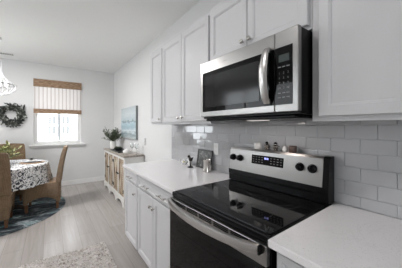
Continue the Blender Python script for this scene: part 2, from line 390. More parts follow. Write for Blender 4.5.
for a in (2.65, 3.56, 4.48): mb.box(XL - .1, XL - .04, a, a + (.86 if a < 3 else .87), 1.53, 1.58).box(XL - .1, XL - .04, a, a + (.86 if a < 3 else .87), 2.43, 2.48)
build('window_frame', mb, 'trim', w4)
for a in (2.65, 3.56, 4.48): build('pane', MB().box(XL - .072, XL - .068, a, a + .865, 1.58, 2.43), 'pane', w4)
w3 = struct(thing('added_window_3', (-.9, YR, .75)))  # unseen rear window, added for daylight from behind
mb = MB()
for a in (-1.9, -.93, .05): mb.box(a, a + .05, YR - .1, YR - .04, .75, 2.25)
mb.box(-1.85, .05, YR - .1, YR - .04, .75, .80).box(-1.85, .05, YR - .1, YR - .04, 2.2, 2.25)
build('window_frame', mb, 'trim', w3); build('pane', MB().box(-1.85, .05, YR - .072, YR - .068, .80, 2.2), 'pane', w3)

# tile backsplash, a part of the kitchen wall
mb = MB(); TP, TR, Z0 = .1465, .0762, .900
YT0, YT1 = -.9, 2.575
mb2 = MB().box(1.3385, 1.3449, YT0, YT1, .916, 1.405)
rnd = random.Random(3)
for row in range(7):
    za, zb = Z0 + row * TR, Z0 + (row + 1) * TR
    za2, zb2 = max(za, .916), min(zb, 1.405)
    if zb2 - za2 < .01: continue
    off = .509 if row % 2 == 1 else .436
    k0 = int((YT0 - off) / TP) - 1
    for k in range(k0, 40):
        ya, yb = off + k * TP, off + (k + 1) * TP
        ya, yb = max(ya, YT0), min(yb, YT1)
        if yb - ya < .012: continue
        g = .0008; b = bmesh.new(); tl, tt = rnd.uniform(-.016, .016), rnd.uniform(-.020, .020)
        e = .004
        def tx(y, z, base): return base + tl * (y - (ya + yb) / 2) + tt * (z - (za2 + zb2) / 2)
        o4 = [(ya + g, za2 + g), (yb - g, za2 + g), (yb - g, zb2 - g), (ya + g, zb2 - g)]
        ee = min(e, (yb - ya) / 3, (zb2 - za2) / 3)
        lvl = [(0, 1.3386), (0, 1.3358), (.25, 1.3348), (1, 1.3343)]
        loops = []
        for q, bx_ in lvl:
            ins = ee * q; lp = []
            for (sy, sz), (yy, zz) in zip(((1, 1), (-1, 1), (-1, -1), (1, -1)), o4):
                y_, z_ = yy + sy * ins, zz + sz * ins
                lp.append(b.verts.new((tx(y_, z_, bx_) if q > 0 else bx_, y_, z_)))
            loops.append(lp)
        for A, B in zip(loops, loops[1:]):
            for j in range(4): b.faces.new((A[j], B[j], B[(j + 1) % 4], A[(j + 1) % 4]))
        b.faces.new(loops[-1]); bmesh.ops.recalc_face_normals(b, faces=b.faces)
        if max(f.normal.x for f in b.faces if abs(f.normal.x) > .95) > 0: bmesh.ops.reverse_faces(b, faces=b.faces)
        mb._add(b)
bs = build('tile_backsplash', mb, 'tile', wr); bs['label'] = 'glossy grey subway tiles'
build('grout', mb2, 'tile_grout', bs)

# ------------------------------------------------------------------ base cabinets
def bar_pull(mb, x, y, z, w=.11):
    mb.tube([(x - .028, y - w / 2 - .012, z), (x - .028, y + w / 2 + .012, z)], .0055, 8)
    for s in (-1, 1): mb.tube([(x - .028, y + s * w / 2 * .8, z), (x, y + s * w / 2 * .8, z)], .005, 8)
    return mb
def knob(mb, x, y, z, r=.014):
    return mb.lathe([(0.0, 0), (.0055, 0), (.0055, .012), (r, .017), (r, .024), (r * .75, .028), (0, .029)], (x, y, z), 16, 'X')
XF = .705
def base_cab(y0, y1, label, doors, drawers, drawer_h=True):
    c = thing('base_cabinet', ((XF + W) / 2, (y0 + y1) / 2, 0), label, 'cabinet', 'white base cabinets')
    build('body', MB().box(XF + .021, 1.336, y0, y1, .105, .880, .001), 'cab', c)
    build('toe_kick', MB().box(.795, 1.30, y0 + .001, y1 - .001, .001, .104), 'toe', c)
    for (a, b, ps) in drawers:
        d = build('drawer', MB().panel_door(XF, a, b, .757, .868, stile=.03), 'cab', c)
        for p in ps: build('drawer_pull', bar_pull(MB(), XF, p, .808), 'nickel', d, True)
    for (a, b, k) in doors:
        d = build('door', MB().panel_door(XF, a, b, .115, .745), 'cab', c)
        if k is not None: build('door_knob', knob(MB(), XF, k, .668), 'nickel', d, True)
    return c
base_cab(2.094, 2.520, 'narrow white base cabinet with one drawer, at the far end by the sideboard', [(2.108, 2.508, 2.150)], [(2.108, 2.508, [2.30])])
base_cab(1.319, 2.092, 'wide white double-door base cabinet between the oven and the narrow cabinet', [(1.311, 1.694, 1.665), (1.700, 2.080, 1.732)], [(1.311, 2.080, [1.835, 1.50])])
base_cab(-.40, .512, 'white base cabinet under the counter in the near right corner', [(-.388, .051, .02), (.057, .500, .09)], [(-.388, .500, [-.15, .27])])
tag(build('countertop', MB().prism([(.6835, 1.288), (1.3375, 1.3205), (1.3375, 2.540), (.6835, 2.540)], 'Z', .884, .914, .003), 'quartz'), 'white quartz countertop left of the range, below the tall wall cabinets', 'countertop', 'quartz countertops')
tag(build('countertop', MB().prism([(.6835, -.42), (1.3375, -.42), (1.3375, .5565), (.6835, .5245)], 'Z', .884, .914, .003), 'quartz'), 'white quartz countertop right of the range in the near corner', 'countertop', 'quartz countertops')

# ------------------------------------------------------------------ wall cabinets
XU = .992
def wall_cab(y0, y1, z0, label, doors, kz, top=2.245, dz0=None, dtop=2.205):
    c = thing('wall_cabinet', ((XU + W) / 2, (y0 + y1) / 2, z0), label, 'cabinet', 'white wall cabinets')
    mb = MB().box(XU + .021, 1.3365 if z0 > 1.42 else 1.3325, y0, y1, z0 + .012, top, .001)
    mb.box(XU + .021, XU + .041, y0, y1, z0, z0 + .012).box(XU + .042, 1.3325, y0, y0 + .016, z0, z0 + .012).box(XU + .042, 1.3325, y1 - .016, y1, z0, z0 + .012)
    build('body', mb, 'cab', c)
    for (a, b, k) in doors:
        d = build('door', MB().panel_door(XU, a, b, dz0 or z0 + .022, dtop), 'cab', c)
        if k is not None: build('door_knob', knob(MB(), XU, k, kz), 'nickel', d, True)
    return c
wall_cab(2.142, 2.478, 1.372, 'narrow single-door white wall cabinet farthest along the kitchen wall', [(2.152, 2.468, 2.182)], 1.43)
wall_cab(1.302, 2.140, 1.372, 'tall double-door white wall cabinet left of the microwave', [(1.312, 1.721, 1.690), (1.727, 2.130, 1.760)], 1.43)
wall_cab(.524, 1.300, 1.811, 'short double-door white wall cabinet above the microwave', [(.536, .912, .884), (.918, 1.288, .946)], 1.878, dz0=1.83)
wall_cab(-.40, .522, 1.372, 'white wall cabinet above the near right counter', [(-.388, .056, .03), (.062, .485, .092)], 1.43)

# ------------------------------------------------------------------ microwave
MY0, MY1, MZ0, MZ1, MX = .528, 1.290, 1.405, 1.806, .905
mw = thing('microwave_oven', (1.1, (MY0 + MY1) / 2, MZ0), 'stainless over-the-range microwave with black glass front above the range', 'microwave')
build('body', MB().box(MX + .028, 1.330, MY0 + .004, MY1 - .004, MZ0, MZ1 - .002, .003), 'black_plastic', mw)
YD = .652
dr = build('door', MB().box(MX, MX + .026, YD + .001, MY1, MZ0 + .012, MZ1, .004), 'steel', mw)
build('door_glass', MB().box(MX - .002, MX + .001, YD + .0015, 1.259, 1.452, 1.728, .0008), 'black_glass', dr)
build('window_screen', MB().box(MX - .0035, MX - .0021, .745, 1.225, 1.482, 1.698, .0005), 'micro_glass', dr)
rows = []
for i in range(21):
    t = i / 20; z = 1.462 + t * .280; bow = math.sin(math.pi * t); x = MX - .010 - .034 * bow ** .7
    hw = .020 + .005 * bow; th = .010
    yc = .690
    rows.append([(x, yc - hw, z), (x - th * .5, yc - hw * .75, z), (x - th * .8, yc, z), (x - th * .5, yc + hw * .75, z), (x, yc + hw, z), (x + th * .6, yc, z)])
h = MB().sweep(rows)
h.box(MX - .012, MX - .0025, .676, .704, 1.462, 1.486, .002).box(MX - .012, MX - .0025, .676, .704, 1.718, 1.742, .002)
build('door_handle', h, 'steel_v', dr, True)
bm_ = text_mesh('~', .02, lambda u, v: (MX - .0006, 1.035 - u, 1.766 + v))
b2 = MB(); b2._add(bm_); b2.box(MX - .0008, MX - .0003, 1.000, 1.025, 1.7645, 1.7685)
build('brand_mark', b2, 'toe', dr)
cp = build('control_panel', MB().box(MX, MX + .026, MY0, YD - .001, MZ0 + .012, MZ1, .004), 'steel', mw)
build('control_glass', MB().box(MX - .002, MX + .001, .556, YD - .0015, 1.452, 1.728, .0008), 'black_glass', cp)
build('display', MB().box(MX - .003, MX - .0022, .572, .628, 1.655, 1.690, .0004), 'lcd', cp)
keys = ['1', '2', '3', '4', '5', '6', '7', '8', '9', '', '0', '']
for i, k in enumerate(keys):
    y = .628 - .023 * (i % 3) - .004; z = 1.602 - .0235 * (i // 3); mb = MB()
    if k: mb._add(text_mesh(k, .0145, lambda u, v: (MX - .0024, y - u, z + v)))
    else: mb.box(MX - .0026, MX - .0021, y - .007, y + .007, z - .004, z + .004, .001)
    build('key', mb, 'key', cp)
for i in range(3):
    for j, z in enumerate((1.632, 1.508, 1.487)):
        y = .624 - .023 * i; build('key', MB().box(MX - .0026, MX - .0021, y - .008, y + .008, z - .0025, z + .0025), 'key', cp)
mb = MB().box(MX + .03, 1.29, MY0 + .03, MY1 - .03, MZ0 - .018, MZ0 - .0005, .006)
build('vent_base', mb, 'black_plastic', mw)
mb = MB()
for k in range(12): mb.box(MX + .045, MX + .058, .60 + k * .05, .637 + k * .05, MZ0 - .0205, MZ0 - .0175)
build('vent_grille', mb, 'toe', mw)
cl = build('cooktop_lamp', MB().box(1.03, 1.09, .82, .95, MZ0 - .0215, MZ0 - .0185, .001), mat('lamp_lens', (1, 1, 1), .3, emit=(1, .90, .84), estr=.6), mw)
lo = area('cooktop_light', (1.06, .885, MZ0 - .024), (1.06, .885, 0),   .05, .12, .45, (1, .87, .81))

# ------------------------------------------------------------------ range
RY0, RY1 = .519, 1.277
rg = thing('cooking_range', (1.0, (RY0 + RY1) / 2, 0), 'freestanding electric range with black glass cooktop and stainless control panel', 'stove')
build('body', MB().box(.694, 1.285, RY0, RY1, .10, .884, .002), 'black_plastic', rg)
build('plinth', MB().box(.73, 1.25, RY0 + .02, RY1 - .02, .001, .099), 'black_plastic', rg)
ct = build('cooktop', MB().box(.688, 1.285, RY0, RY1, .8845, .912, .005), 'black_plastic', rg)
gt = build('cooktop_glass', MB().box(.705, 1.232, RY0 + .012, RY1 - .012, .9115, .9165, .002), 'cooktop', rg)
def ring(mb, x, y, r, w=.003, z=.9167):
    return mb.lathe([(r, z), (r + w, z), (r + w, z + .0002), (r, z + .0002), (r, z)], (x, y, 0), 56)
for (x, y, rr) in ((.845, 1.075, (.115, .075)), (1.085, 1.09, (.08,)), (.845, .72, (.09,)), (1.075, .72, (.11, .07)), (1.10, .905, (.055,))):
    mb = MB()
    for r_ in rr: ring(mb, x, y, r_)
    build('burner_ring', mb, 'burner', gt)
# oven door
od = build('oven_door', MB().box(.668, .6925, RY0 + .004, RY1 - .004, .285, .798, .004), 'black_glass', rg)
build('oven_window', MB().box(.6665, .6683, RY0 + .11, RY1 - .11, .36, .70, .0005), 'black_glass', od)
tb = build('door_trim', MB().box(.666, .6925, RY0 + .004, RY1 - .004, .7985, .880, .003), 'steel', od)
mb = MB()
for k in range(5):
    a = .612 + k * .118
    for z in (.852, .861, .870): mb.box(.6640, .6665, a, a + .102, z, z + .0055)
build('vent_slots', mb, 'black_plastic', tb)
rows = []
for i in range(33):
    t = i / 32; y = RY0 + .030 + t * (RY1 - RY0 - .05); bow = 1 - (2 * t - 1) ** 2
    x = .650 - .050 * bow ** .8; z0, z1 = .842, .884; zz = -.008 * bow
    rows.append([(x - .004, y, z0 + zz + .004), (x - .008, y, (z0 + z1) / 2 + zz), (x - .004, y, z1 + zz - .003), (x + .004, y, z1 + zz), (x + .016, y, z1 + zz - .002), (x + .018, y, z0 + zz + .004), (x + .004, y, z0 + zz)])
h = MB().sweep(rows)
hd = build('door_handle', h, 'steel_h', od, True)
for y in (RY0 + .022, RY1 - .030): build('handle_end', MB().box(.644, .6655, y, y + .0085, .845, .882, .002), 'black_plastic', od)
dw = build('storage_drawer', MB().box(.668, .6925, RY0 + .004, RY1 - .004, .105, .278, .004), 'steel', rg)
# back guard
bgp = [(1.234, .917), (1.310, .917), (1.310, 1.178), (1.256, 1.178), (1.243, 1.170), (1.225, 1.008), (1.224, .972), (1.228, .966), (1.228, .922)]
bg = build('back_guard', MB().prism(bgp, 'Y', RY0, RY1, .002), 'black_plastic', rg)
def face_x(z): return 1.225 + (z - 1.008) * .018 / .162
pl = [(face_x(1.008) - .004, 1.008), (face_x(1.166) - .004, 1.166), (1.247, 1.1795), (1.311, 1.1795), (1.311, 1.1785), (face_x(1.166) + .003, 1.168), (face_x(1.008) + .002, 1.008)]
cpn = build('control_panel', MB().prism(pl, 'Y', RY0 + .030, RY1 - .008), 'steel', rg)
TILT = math.atan2(.018, .162)
def on_panel(y, z, off=0): return (face_x(z) - .004 - off, y, z)
mb = MB(); ya, yb, za, zb = .790, 1.045, 1.078, 1.142
mb.prism([(face_x(za) - .0055, za), (face_x(zb) - .0055, zb), (face_x(zb) - .0038, zb), (face_x(za) - .0038, za)], 'Y', ya, yb)
ds = build('display', mb, 'black_glass', cpn)
mb = MB(); zc = 1.124
for dy in (.012, .004, -.006, -.014): mb.box(face_x(zc) - .0064, face_x(zc) - .0056,   .920 + dy - .0025, .920 + dy + .0025, zc - .007, zc + .006)
build('clock_digits', mb, 'lcd_blue', cpn)
for i in range(3):
    for j in range(4):
        for s in (-1, 1):
            z = 1.128 - i * .017; y = .917 + s * (.036 + j * .025); build('touch_key', MB().box(face_x(z) - .0062, face_x(z) - .0056, y - .006, y + .006, z - .0022, z + .0022), 'key', cpn)
for y in (1.228, 1.157, .680, .606):
    z = 1.103; b = MB()
    b.lathe([(0, 0), (.026, 0), (.026, .004), (.021, .006), (.019, .024), (.016, .028), (0, .028)], (0, 0, 0), 28, 'X')
    b.box(-.034, -.022, -.004, .004, -.019, .019, .002)
    bmesh.ops.transform(b.bm, matrix=Matrix.Translation(on_panel(y, z)) @ Matrix.Rotation(TILT, 4, 'Y'), verts=b.bm.verts)
    build('control_knob', b, 'black_plastic', cpn, True)

rg.location.y += .024; rg.rotation_euler = (0, 0, R(2.8))

# ------------------------------------------------------------------ things on the range
SZ = 1.1800
tag(build('votive_cup', MB().lathe([(0, 0), (.026, 0), (.030, .006), (.031, .03), (.028, .044), (.024, .046), (.022, .042), (.022, .012), (0, .010)], (1.282, 1.070, SZ), 24), 'ceramic', smooth=True), 'squat white ceramic cup at the left on top of the range panel', 'cup')
def shaker(x, y, tilt, label):
    s = thing('salt_shaker', (x, y, SZ), label, 'shaker', 'silver shakers on the range panel')
    build('shaker_body', MB().lathe([(0, 0), (.014, 0), (.016, .004), (.012, .010), (.020, .022), (.021, .032), (.014, .040), (0, .040)], (x, y, SZ), 16), 'silver', s, True)
    c = MB().lathe([(0, .040), (.015, .040), (.017, .046), (.013, .056), (.005, .061), (0, .062)], (x, y, SZ), 16)
    build('shaker_cap', c, 'chrome', s, True)
    a = MB().tube([(x, y - .018, SZ + .034), (x - .004, y - .029, SZ + .030), (x - .004, y - .027, SZ + .016), (x, y - .016, SZ + .014)], .003, 8)
    build('shaker_handle', a, 'silver', s, True); s.rotation_euler = (0, 0, tilt); return s
shaker(1.282, .987, 2.4, 'silver shaker next to the squat white cup on the range panel')
shaker(1.282, .914, .3, 'silver shaker nearer the brown cup on the range panel')
tag(build('cream_jar', MB().lathe([(0, 0), (.015, 0), (.018, .008), (.017, .026), (.012, .032), (.013, .037), (0, .039)], (1.282, .842, SZ), 20), 'ceramic', smooth=True), 'tiny white jar touching the brown cup on the range panel', 'jar')
tag(build('brown_cup', MB().lathe([(0, 0), (.022, 0), (.025, .005), (.026, .038), (.024, .042), (.022, .040), (.021, .010), (0, .008)], (1.282, .788, SZ), 24), 'brown_cer', smooth=True), 'small brown glazed cup at the right on top of the range panel', 'cup')

# ------------------------------------------------------------------ things on the left counter
CZ = .9145
fr = thing('picture_frame', (1.285, 1.79, CZ), 'dark square framed print leaning against the tiles on the left counter', 'picture frame')
mb = MB(); hw, hh, bw = .125, .195, .016
mb.box(-.012, 0, -hw, -hw + bw, 0, hh, .002).box(-.012, 0, hw - bw, hw, 0, hh, .002).box(-.012, 0, -hw + bw, hw - bw, 0, bw, .002).box(-.012, 0, -hw + bw, hw - bw, hh - bw, hh, .002)
def lean(b, lx, ly): bmesh.ops.transform(b.bm, matrix=Matrix.Translation((lx, ly, CZ)) @ Matrix.Rotation(R(9), 4, 'Y'), verts=b.bm.verts); return b
build('frame', lean(mb, 1.296, 1.79), 'frame_dark', fr)
build('print', lean(MB().box(-.006, -.001, -hw + bw, hw - bw, bw, hh - bw), 1.296, 1.79), 'photo', fr)
cn = thing('metal_mug', (1.228, 1.640, CZ), 'dull silver mug with a handle at the near corner of the dark frame', 'mug')
x, y = 1.228, 1.640
build('mug_body', MB().lathe([(0, 0), (.036, 0), (.039, .004), (.035, .030), (.036, .10), (.041, .118), (.038, .119), (.033, .10), (.032, .01), (0, .008)], (x, y, CZ), 28), 'silver', cn, True)
build('mug_handle', MB().tube([(x + .0, y - .036, CZ + .095), (x - .005, y - .062, CZ + .09), (x - .006, y - .066, CZ + .06), (x - .004, y - .055, CZ + .035), (x, y - .036, CZ + .03)], .005, 8), 'silver', cn, True)
ez = thing('iron_figurine', (1.222, 1.925, CZ), 'dark metal figurine with a bird beside the leaning frame', 'figurine')
x, y = 1.222, 1.925
build('figurine_base', MB().lathe([(0, 0), (.032, 0), (.030, .008), (.008, .014), (.006, .06), (.0, .06)], (x, y, CZ), 18), 'iron', ez, True)
b = MB().ico((x, y, CZ + .085), .03, 2, (.7, 1, .75)); b.ico((x - .003, y + .028, CZ + .113), .015, 2); b.tube([(x, y - .02, CZ + .09), (x, y - .055, CZ + .115)], [.014, .003], 8); b.tube([(x - .003, y + .04, CZ + .112), (x - .003, y + .056, CZ + .11)], [.005, .001], 6)
build('bird', b, 'iron', ez, True)
bw_ = thing('glass_bowl', (1.262, 2.12, CZ), 'small clear bowl by the backsplash at the far end of the left counter', 'bowl')
x, y = 1.262, 2.12
build('bowl', MB().lathe([(0, 0), (.025, 0), (.028, .004), (.048, .030), (.052, .048), (.049, .048), (.044, .030), (.024, .009), (0, .007)], (x, y, CZ), 24), 'glass', bw_, True)
for k, (dx, dy, dz, c_) in enumerate(((0, .012, .030, 'yellow'), (.018, -.014, .030, 'ceramic'), (-.018, -.010, .032, 'yellow'), (0, 0, .052, 'ceramic'))):
    tag(build('wrapped_sweet', MB().ico((x + dx, y + dy, CZ + dz), .0145, 2, (1, 1.2, .8)), c_, smooth=True),
        ('pale yellow sweet at the back of the small clear bowl', 'white sweet in the small clear bowl, low on its right', 'pale yellow sweet at the front of the small clear bowl', 'white sweet on top of the heap in the small clear bowl')[k], 'sweet', 'sweets in the clear bowl')
tag(build('votive_cup', MB().lathe([(0, 0), (.020, 0), (.023, .004), (.026, .055), (.023, .055), (.020, .01), (0, .008)], (1.285, 2.03, CZ), 20), 'ceramic', smooth=True), 'small white votive cup between the clear bowl and the bird figurine', 'cup')
M['plate_grey'] = mat('grey_plastic', (.42, .42, .42), .4)
def plate(y0, y1, z0, z1, x, label, kind):
    o = thing('outlet', (x, (y0 + y1) / 2, (z0 + z1) / 2), label, 'outlet')
    build('cover_plate', MB().box(x - .006, x - .0005, y0, y1, z0, z1, .002), kind, o)
    zc = (z0 + z1) / 2; yc = (y0 + y1) / 2
    for s in (-1, 1):
        rc = build('receptacle', MB().box(x - .0075, x - .0062, yc - .017, yc + .017, zc + s * .025 - .017, zc + s * .025 + .017, .001), 'ceramic', o)
        b = MB()
        for q in (-.006, .006): b.box(x - .0079, x - .0074, yc + q - .001, yc + q + .001, zc + s * .025 - .003, zc + s * .025 + .007)
        build('slot', b, 'toe', rc)
plate(1.592, 1.662, 1.072, 1.186, 1.3332, 'white outlet on the tiled backsplash beside the range panel', 'plate_white')
plate(3.535, 3.61, 1.03, 1.148, W, 'small pale grey outlet on the bare right wall near the sideboard end', 'plate_grey')

# ------------------------------------------------------------------ sideboard
SX0, SX1, SY0, SY1, SH = 1.000, 1.328, 3.60, 5.16, .865
sb = thing('sideboard', (1.16, (SY0 + SY1) / 2, 0), 'worn white sideboard with louvered doors and grey wood top along the right wall', 'sideboard')
build('top', MB().box(SX0 - .02, SX1 + .003, SY0 - .02, SY1 + .02, SH - .028, SH, .004), 'sb_top', sb)
build('carcass', MB().box(SX0 + .03, SX1, SY0, SY1, .13, SH - .029), 'sb_white', sb)
mb = MB(); nd = 4; pw = .045; span = (SY1 - SY0 - pw) / nd
for k in range(nd + 1): mb.box(SX0, SX0 + .029, SY0 + k * span, SY0 + k * span + pw, .13, SH - .030, .002)
for k in range(nd):
    a, b_ = SY0 + k * span + pw, SY0 + (k + 1) * span
    mb.box(SX0 + .001, SX0 + .029, a, b_, SH - .075, SH - .030).box(SX0 + .001, SX0 + .029, a, b_, .13, .165)
build('face_frame', mb, 'sb_white', sb)
for k in range(nd):
    a, b_ = SY0 + k * span + pw + .003, SY0 + (k + 1) * span - .003; z0, z1 = .168, SH - .078
    d = MB(); s = .04
    d.box(SX0 + .004, SX0 + .027, a, a + s, z0, z1).box(SX0 + .004, SX0 + .027, b_ - s, b_, z0, z1).box(SX0 + .004, SX0 + .027, a + s, b_ - s, z0, z0 + s).box(SX0 + .004, SX0 + .027, a + s, b_ - s, z1 - s, z1)
    n_ = 17
    for j in range(n_):
        z = z0 + s + (z1 - z0 - 2 * s) * (j + .5) / n_; hgt = (z1 - z0 - 2 * s) / n_ * .62
        d.prism([(SX0 + .006, z - hgt), (SX0 + .009, z - hgt), (SX0 + .024, z + hgt), (SX0 + .021, z + hgt)], 'Y', a + s, b_ - s)
    door = build('door', d, 'sb_louver', sb)
    ky = (b_ - .02) if k % 2 == 0 else (a + .02); hy = (a + .01) if k % 2 == 0 else (b_ - .01)
    build('door_knob', MB().lathe([(0, 0), (.007, 0), (.006, .012), (.017, .018), (.015, .027), (0, .029)], (SX0 + .004, ky, .52), 12, 'X'), 'iron', door, True)
    for z in (z0 + .09, z1 - .09): build('hinge', MB().box(SX0 - .003, SX0 + .0035, hy - .022, hy + .022, z - .028, z + .028, .001), 'iron', door)
prof = [(SY0, .129), (SY0, .001), (SY0 + .07, .001)]
def arch(a, b_, n=8):
    return [(a, .001 + .0)] + [(a + (b_ - a) * (i / n), .02 + .062 * math.sin(math.pi * i / n) ** .5) for i in range(n + 1)] + [(b_, .001)]
q1, q2 = SY0 + (SY1 - SY0) / 3, SY0 + 2 * (SY1 - SY0) / 3
prof = [(SY0, .129), (SY0, .001)] + arch(SY0 + .09, q1 - .05) + arch(q1 + .05, q2 - .05) + arch(q2 + .05, SY1 - .09) + [(SY1, .001), (SY1, .129)]
build('scalloped_base', MB().prism(prof, 'X', SX0 - .008, SX0 + .022), 'sb_white', sb)
for y in (SY0, SY1 - .05): build('leg', MB().box(SX1 - .05, SX1, y, y + .05, .001, .129), 'sb_white', sb)
# things on the sideboard
TZ = SH + .0005
vz = thing('potted_plant', (1.15, 5.0, TZ), 'bushy green sprigs in a white vase at the far end of the sideboard', 'plant')
x, y = 1.14, 4.97
build('vase', MB().lathe([(0, 0), (.052, 0), (.058, .006), (.064, .09), (.054, .165), (.048, .18), (.044, .178), (.05, .15), (.055, .09), (.05, .012), (0, .01)], (x, y, TZ), 24), 'ceramic', vz, True)
b = MB(); st = MB(); rn = random.Random(11)
for k in range(44):
    az = rn.uniform(0, 6.283); el = rn.uniform(.15, 1.45); ln = rn.uniform(.17, .32)
    d = Vector((math.cos(az) * math.cos(el), math.sin(az) * math.cos(el), math.sin(el) * 1.0)) * (.62 + .38 * math.sin(el)); p0 = Vector((x + .02 * math.cos(az), y + .02 * math.sin(az), TZ + .165))
    st.tube([p0, p0 + d * ln], .002, 5)
    for j in range(16):
        t = .25 + .75 * j / 15; q = p0 + d * ln * t
        dd = (d + Vector((rn.uniform(-1, 1), rn.uniform(-1, 1), rn.uniform(-.8, .8)))).normalized(); b.leaf(q, dd, rn.uniform(.035, .06), .013)
build('foliage', b, 'leaf', vz); build('stem', st, 'twig', vz)
tag(build('tray', MB().box(1.02, 1.24, 4.08, 4.70, TZ, TZ + .008, .002).box(1.02, 1.028, 4.08, 4.70, TZ + .008, TZ + .024).box(1.232, 1.24, 4.08, 4.70, TZ + .008, TZ + .024).box(1.028, 1.232, 4.08, 4.088, TZ + .008, TZ + .024).box(1.028, 1.232, 4.692, 4.70, TZ + .008, TZ + .024), 'tray'), 'dark rectangular tray in the middle of the sideboard top', 'tray')
b = MB(); rn = random.Random(5)
sg = thing('succulent_bowl', (1.12, 4.45, TZ + .009), 'low dark bowl of green succulents on the dark tray', 'plant')
build('bowl', MB().lathe([(0, 0), (.05, 0), (.08, .035), (.085, .05), (.08, .05), (.06, .03), (0, .03)], (1.12, 4.45, TZ + .009), 20), 'tray', sg, True)
for k in range(90):
    az = rn.uniform(0, 6.283); d = Vector((math.cos(az), math.sin(az), rn.uniform(.1, 1.2))); b.leaf(Vector((1.12 + rn.uniform(-.05, .05), 4.45 + rn.uniform(-.05, .05), TZ + .050)), d, rn.uniform(.03, .055), .010)
build('foliage', b, 'leaf', sg)
tp_ = thing('sugar_bowl', (1.10, 3.82, TZ), 'small white lidded bowl at the near end of the sideboard', 'bowl')
build('bowl', MB().lathe([(0, 0), (.035, 0), (.038, .006), (.062, .035), (.058, .062), (.05, .07), (0, .07)], (1.10, 3.83, TZ), 24), 'ceramic', tp_, True)
build('lid', MB().lathe([(.052, .0705), (.04, .083), (.012, .09), (.006, .094), (.012, .102), (0, .108)], (1.10, 3.83, TZ), 24), 'ceramic', tp_, True)
def goblet(x, y, label):
    o = tag(build('wine_glass', MB().lathe([(0, 0), (.034, 0), (.034, .003), (.006, .008), (.005, .085), (.012, .095), (.033, .12), (.037, .15), (.030, .195), (.0285, .195), (.035, .15), (.031, .122), (.010, .099), (0, .098)], (x, y, TZ), 20), 'glass', smooth=True), label, 'glass', 'wine glasses on the sideboard')
goblet(1.22, 4.22 - .32, 'clear wine glass nearer the white lidded bowl on the sideboard')
goblet(1.24, 3.70, 'clear wine glass nearest the end of the sideboard')

# canvas on the wall
wa = thing('wall_art', (1.33, 4.48, 1.11), 'pale blue seascape canvas on the right wall above the sideboard', 'picture')
build('canvas', MB().box(1.3035, 1.3425, 3.945, 4.93, 1.105, 1.742, .002), 'canvas_edge', wa)
build('painting', MB().box(1.3020, 1.3033, 3.948, 4.927, 1.108, 1.739), 'seascape', wa)

# ------------------------------------------------------------------ window shade, wreath, vent, chandelier
ws = thing('window_shade', (.165, YB - .03, 1.64), 'roman shade with brown woven bands and sheer middle, half lowered over the window', 'shade')
build('valance', MB().box(-.288, .614, YB - .040, YB - .004, 2.215, 2.378, .003), 'wovenwood', ws)
rows = []
mb = MB(); nrow = 4
for k in range(nrow):
    za = 1.735 + (2.215 - 1.735) * k / nrow; zb = 1.735 + (2.215 - 1.735) * (k + 1) / nrow
    mb.box(-.282, .608, YB - .020, YB - .016, za, zb)
build('sheer_panel', mb, 'sheer', ws)
build('bottom_band', MB().box(-.285, .611, YB - .030, YB - .010, 1.642, 1.7345, .003), 'wovenwood', ws)

wt = thing('wreath', (-.625, YB, 1.59), 'round dark green leafy wreath on the wall left of the window', 'wreath')
c0 = Vector((-.625, YB - .045, 1.585)); b = MB(); rn = random.Random(21)
ringpts = [(c0.x + .16 * math.cos(a), c0.y, c0.z + .16 * math.sin(a)) for a in [i * 2 * math.pi / 32 for i in range(33)]]
build('hoop', MB().tube(ringpts, .012, 8), 'twig', wt, True)
for k in range(430):
    a = rn.uniform(0, 6.283); rad = .158 + rn.gauss(0, .032); p = Vector((c0.x + rad * math.cos(a), c0.y + rn.uniform(-.03, .015), c0.z + rad * math.sin(a)))
    tg = Vector((-math.sin(a), 0, math.cos(a))); ou = Vector((math.cos(a), 0, math.sin(a)))
    d = tg * rn.uniform(.2, 1) + ou * rn.uniform(-.6, .9) + Vector((0, rn.uniform(-.7, .2), 0))
    l_ = rn.uniform(.045, .08); e = p + d.normalized() * l_
    if e.y > YB - .004 or (e - c0).length < .075: continue
    b.leaf(p, d, l_, rn.uniform(.010, .018), Vector((rn.uniform(-.5, .5), -1, rn.uniform(-.5, .5))))
build('leaves', b, 'leaf_dark', wt)

vt = thing('ceiling_vent', (-.66, 5.40, ZC - .01), 'white slotted air vent on the ceiling near the back wall', 'vent')
build('vent_frame', MB().box(-.86, -.555, 5.335, 5.455, ZC - .012, ZC - .001, .002), 'trim', vt)
mb = MB()
for k in range(11): mb.box(-.845 + k * .0255, -.845 + k * .0255 + .019, 5.352, 5.438, ZC - .0135, ZC - .0115)
build('slots', mb, 'toe', vt)

cx, cy = -.665, 4.51
ch = thing('chandelier', (cx, cy, ZC), 'lit crystal-strung chandelier hanging over the dining table', 'chandelier')
build('canopy', MB().lathe([(0, -.001), (.06, -.001), (.055, -.02), (.012, -.03), (0, -.03)], (cx, cy, ZC), 24), 'chrome', ch, True)
build('rod', MB().tube([(cx, cy, ZC - .03), (cx, cy, 2.36)], .006, 8), 'chrome', ch, True)
def hoop(r, z, t=.007): return MB().tube([(cx + r * math.cos(i * math.pi / 20), cy + r * math.sin(i * math.pi / 20), z) for i in range(41)], t, 8)
build('upper_ring', hoop(.045, 2.37), 'chrome', ch, True)
build('rim', hoop(.232, 2.0, .009), 'chrome', ch, True)
for k in range(14):
    a = k * 2 * math.pi / 14; b = MB()
    for j in range(26):
        t = j / 25; r_ = .04 + .19 * t ** 3.6; z = 2.365 - .36 * t
        b.ico((cx + r_ * math.cos(a), cy + r_ * math.sin(a), z), .0065, 1)
    build('crystal_strand', b, 'crystal', ch)
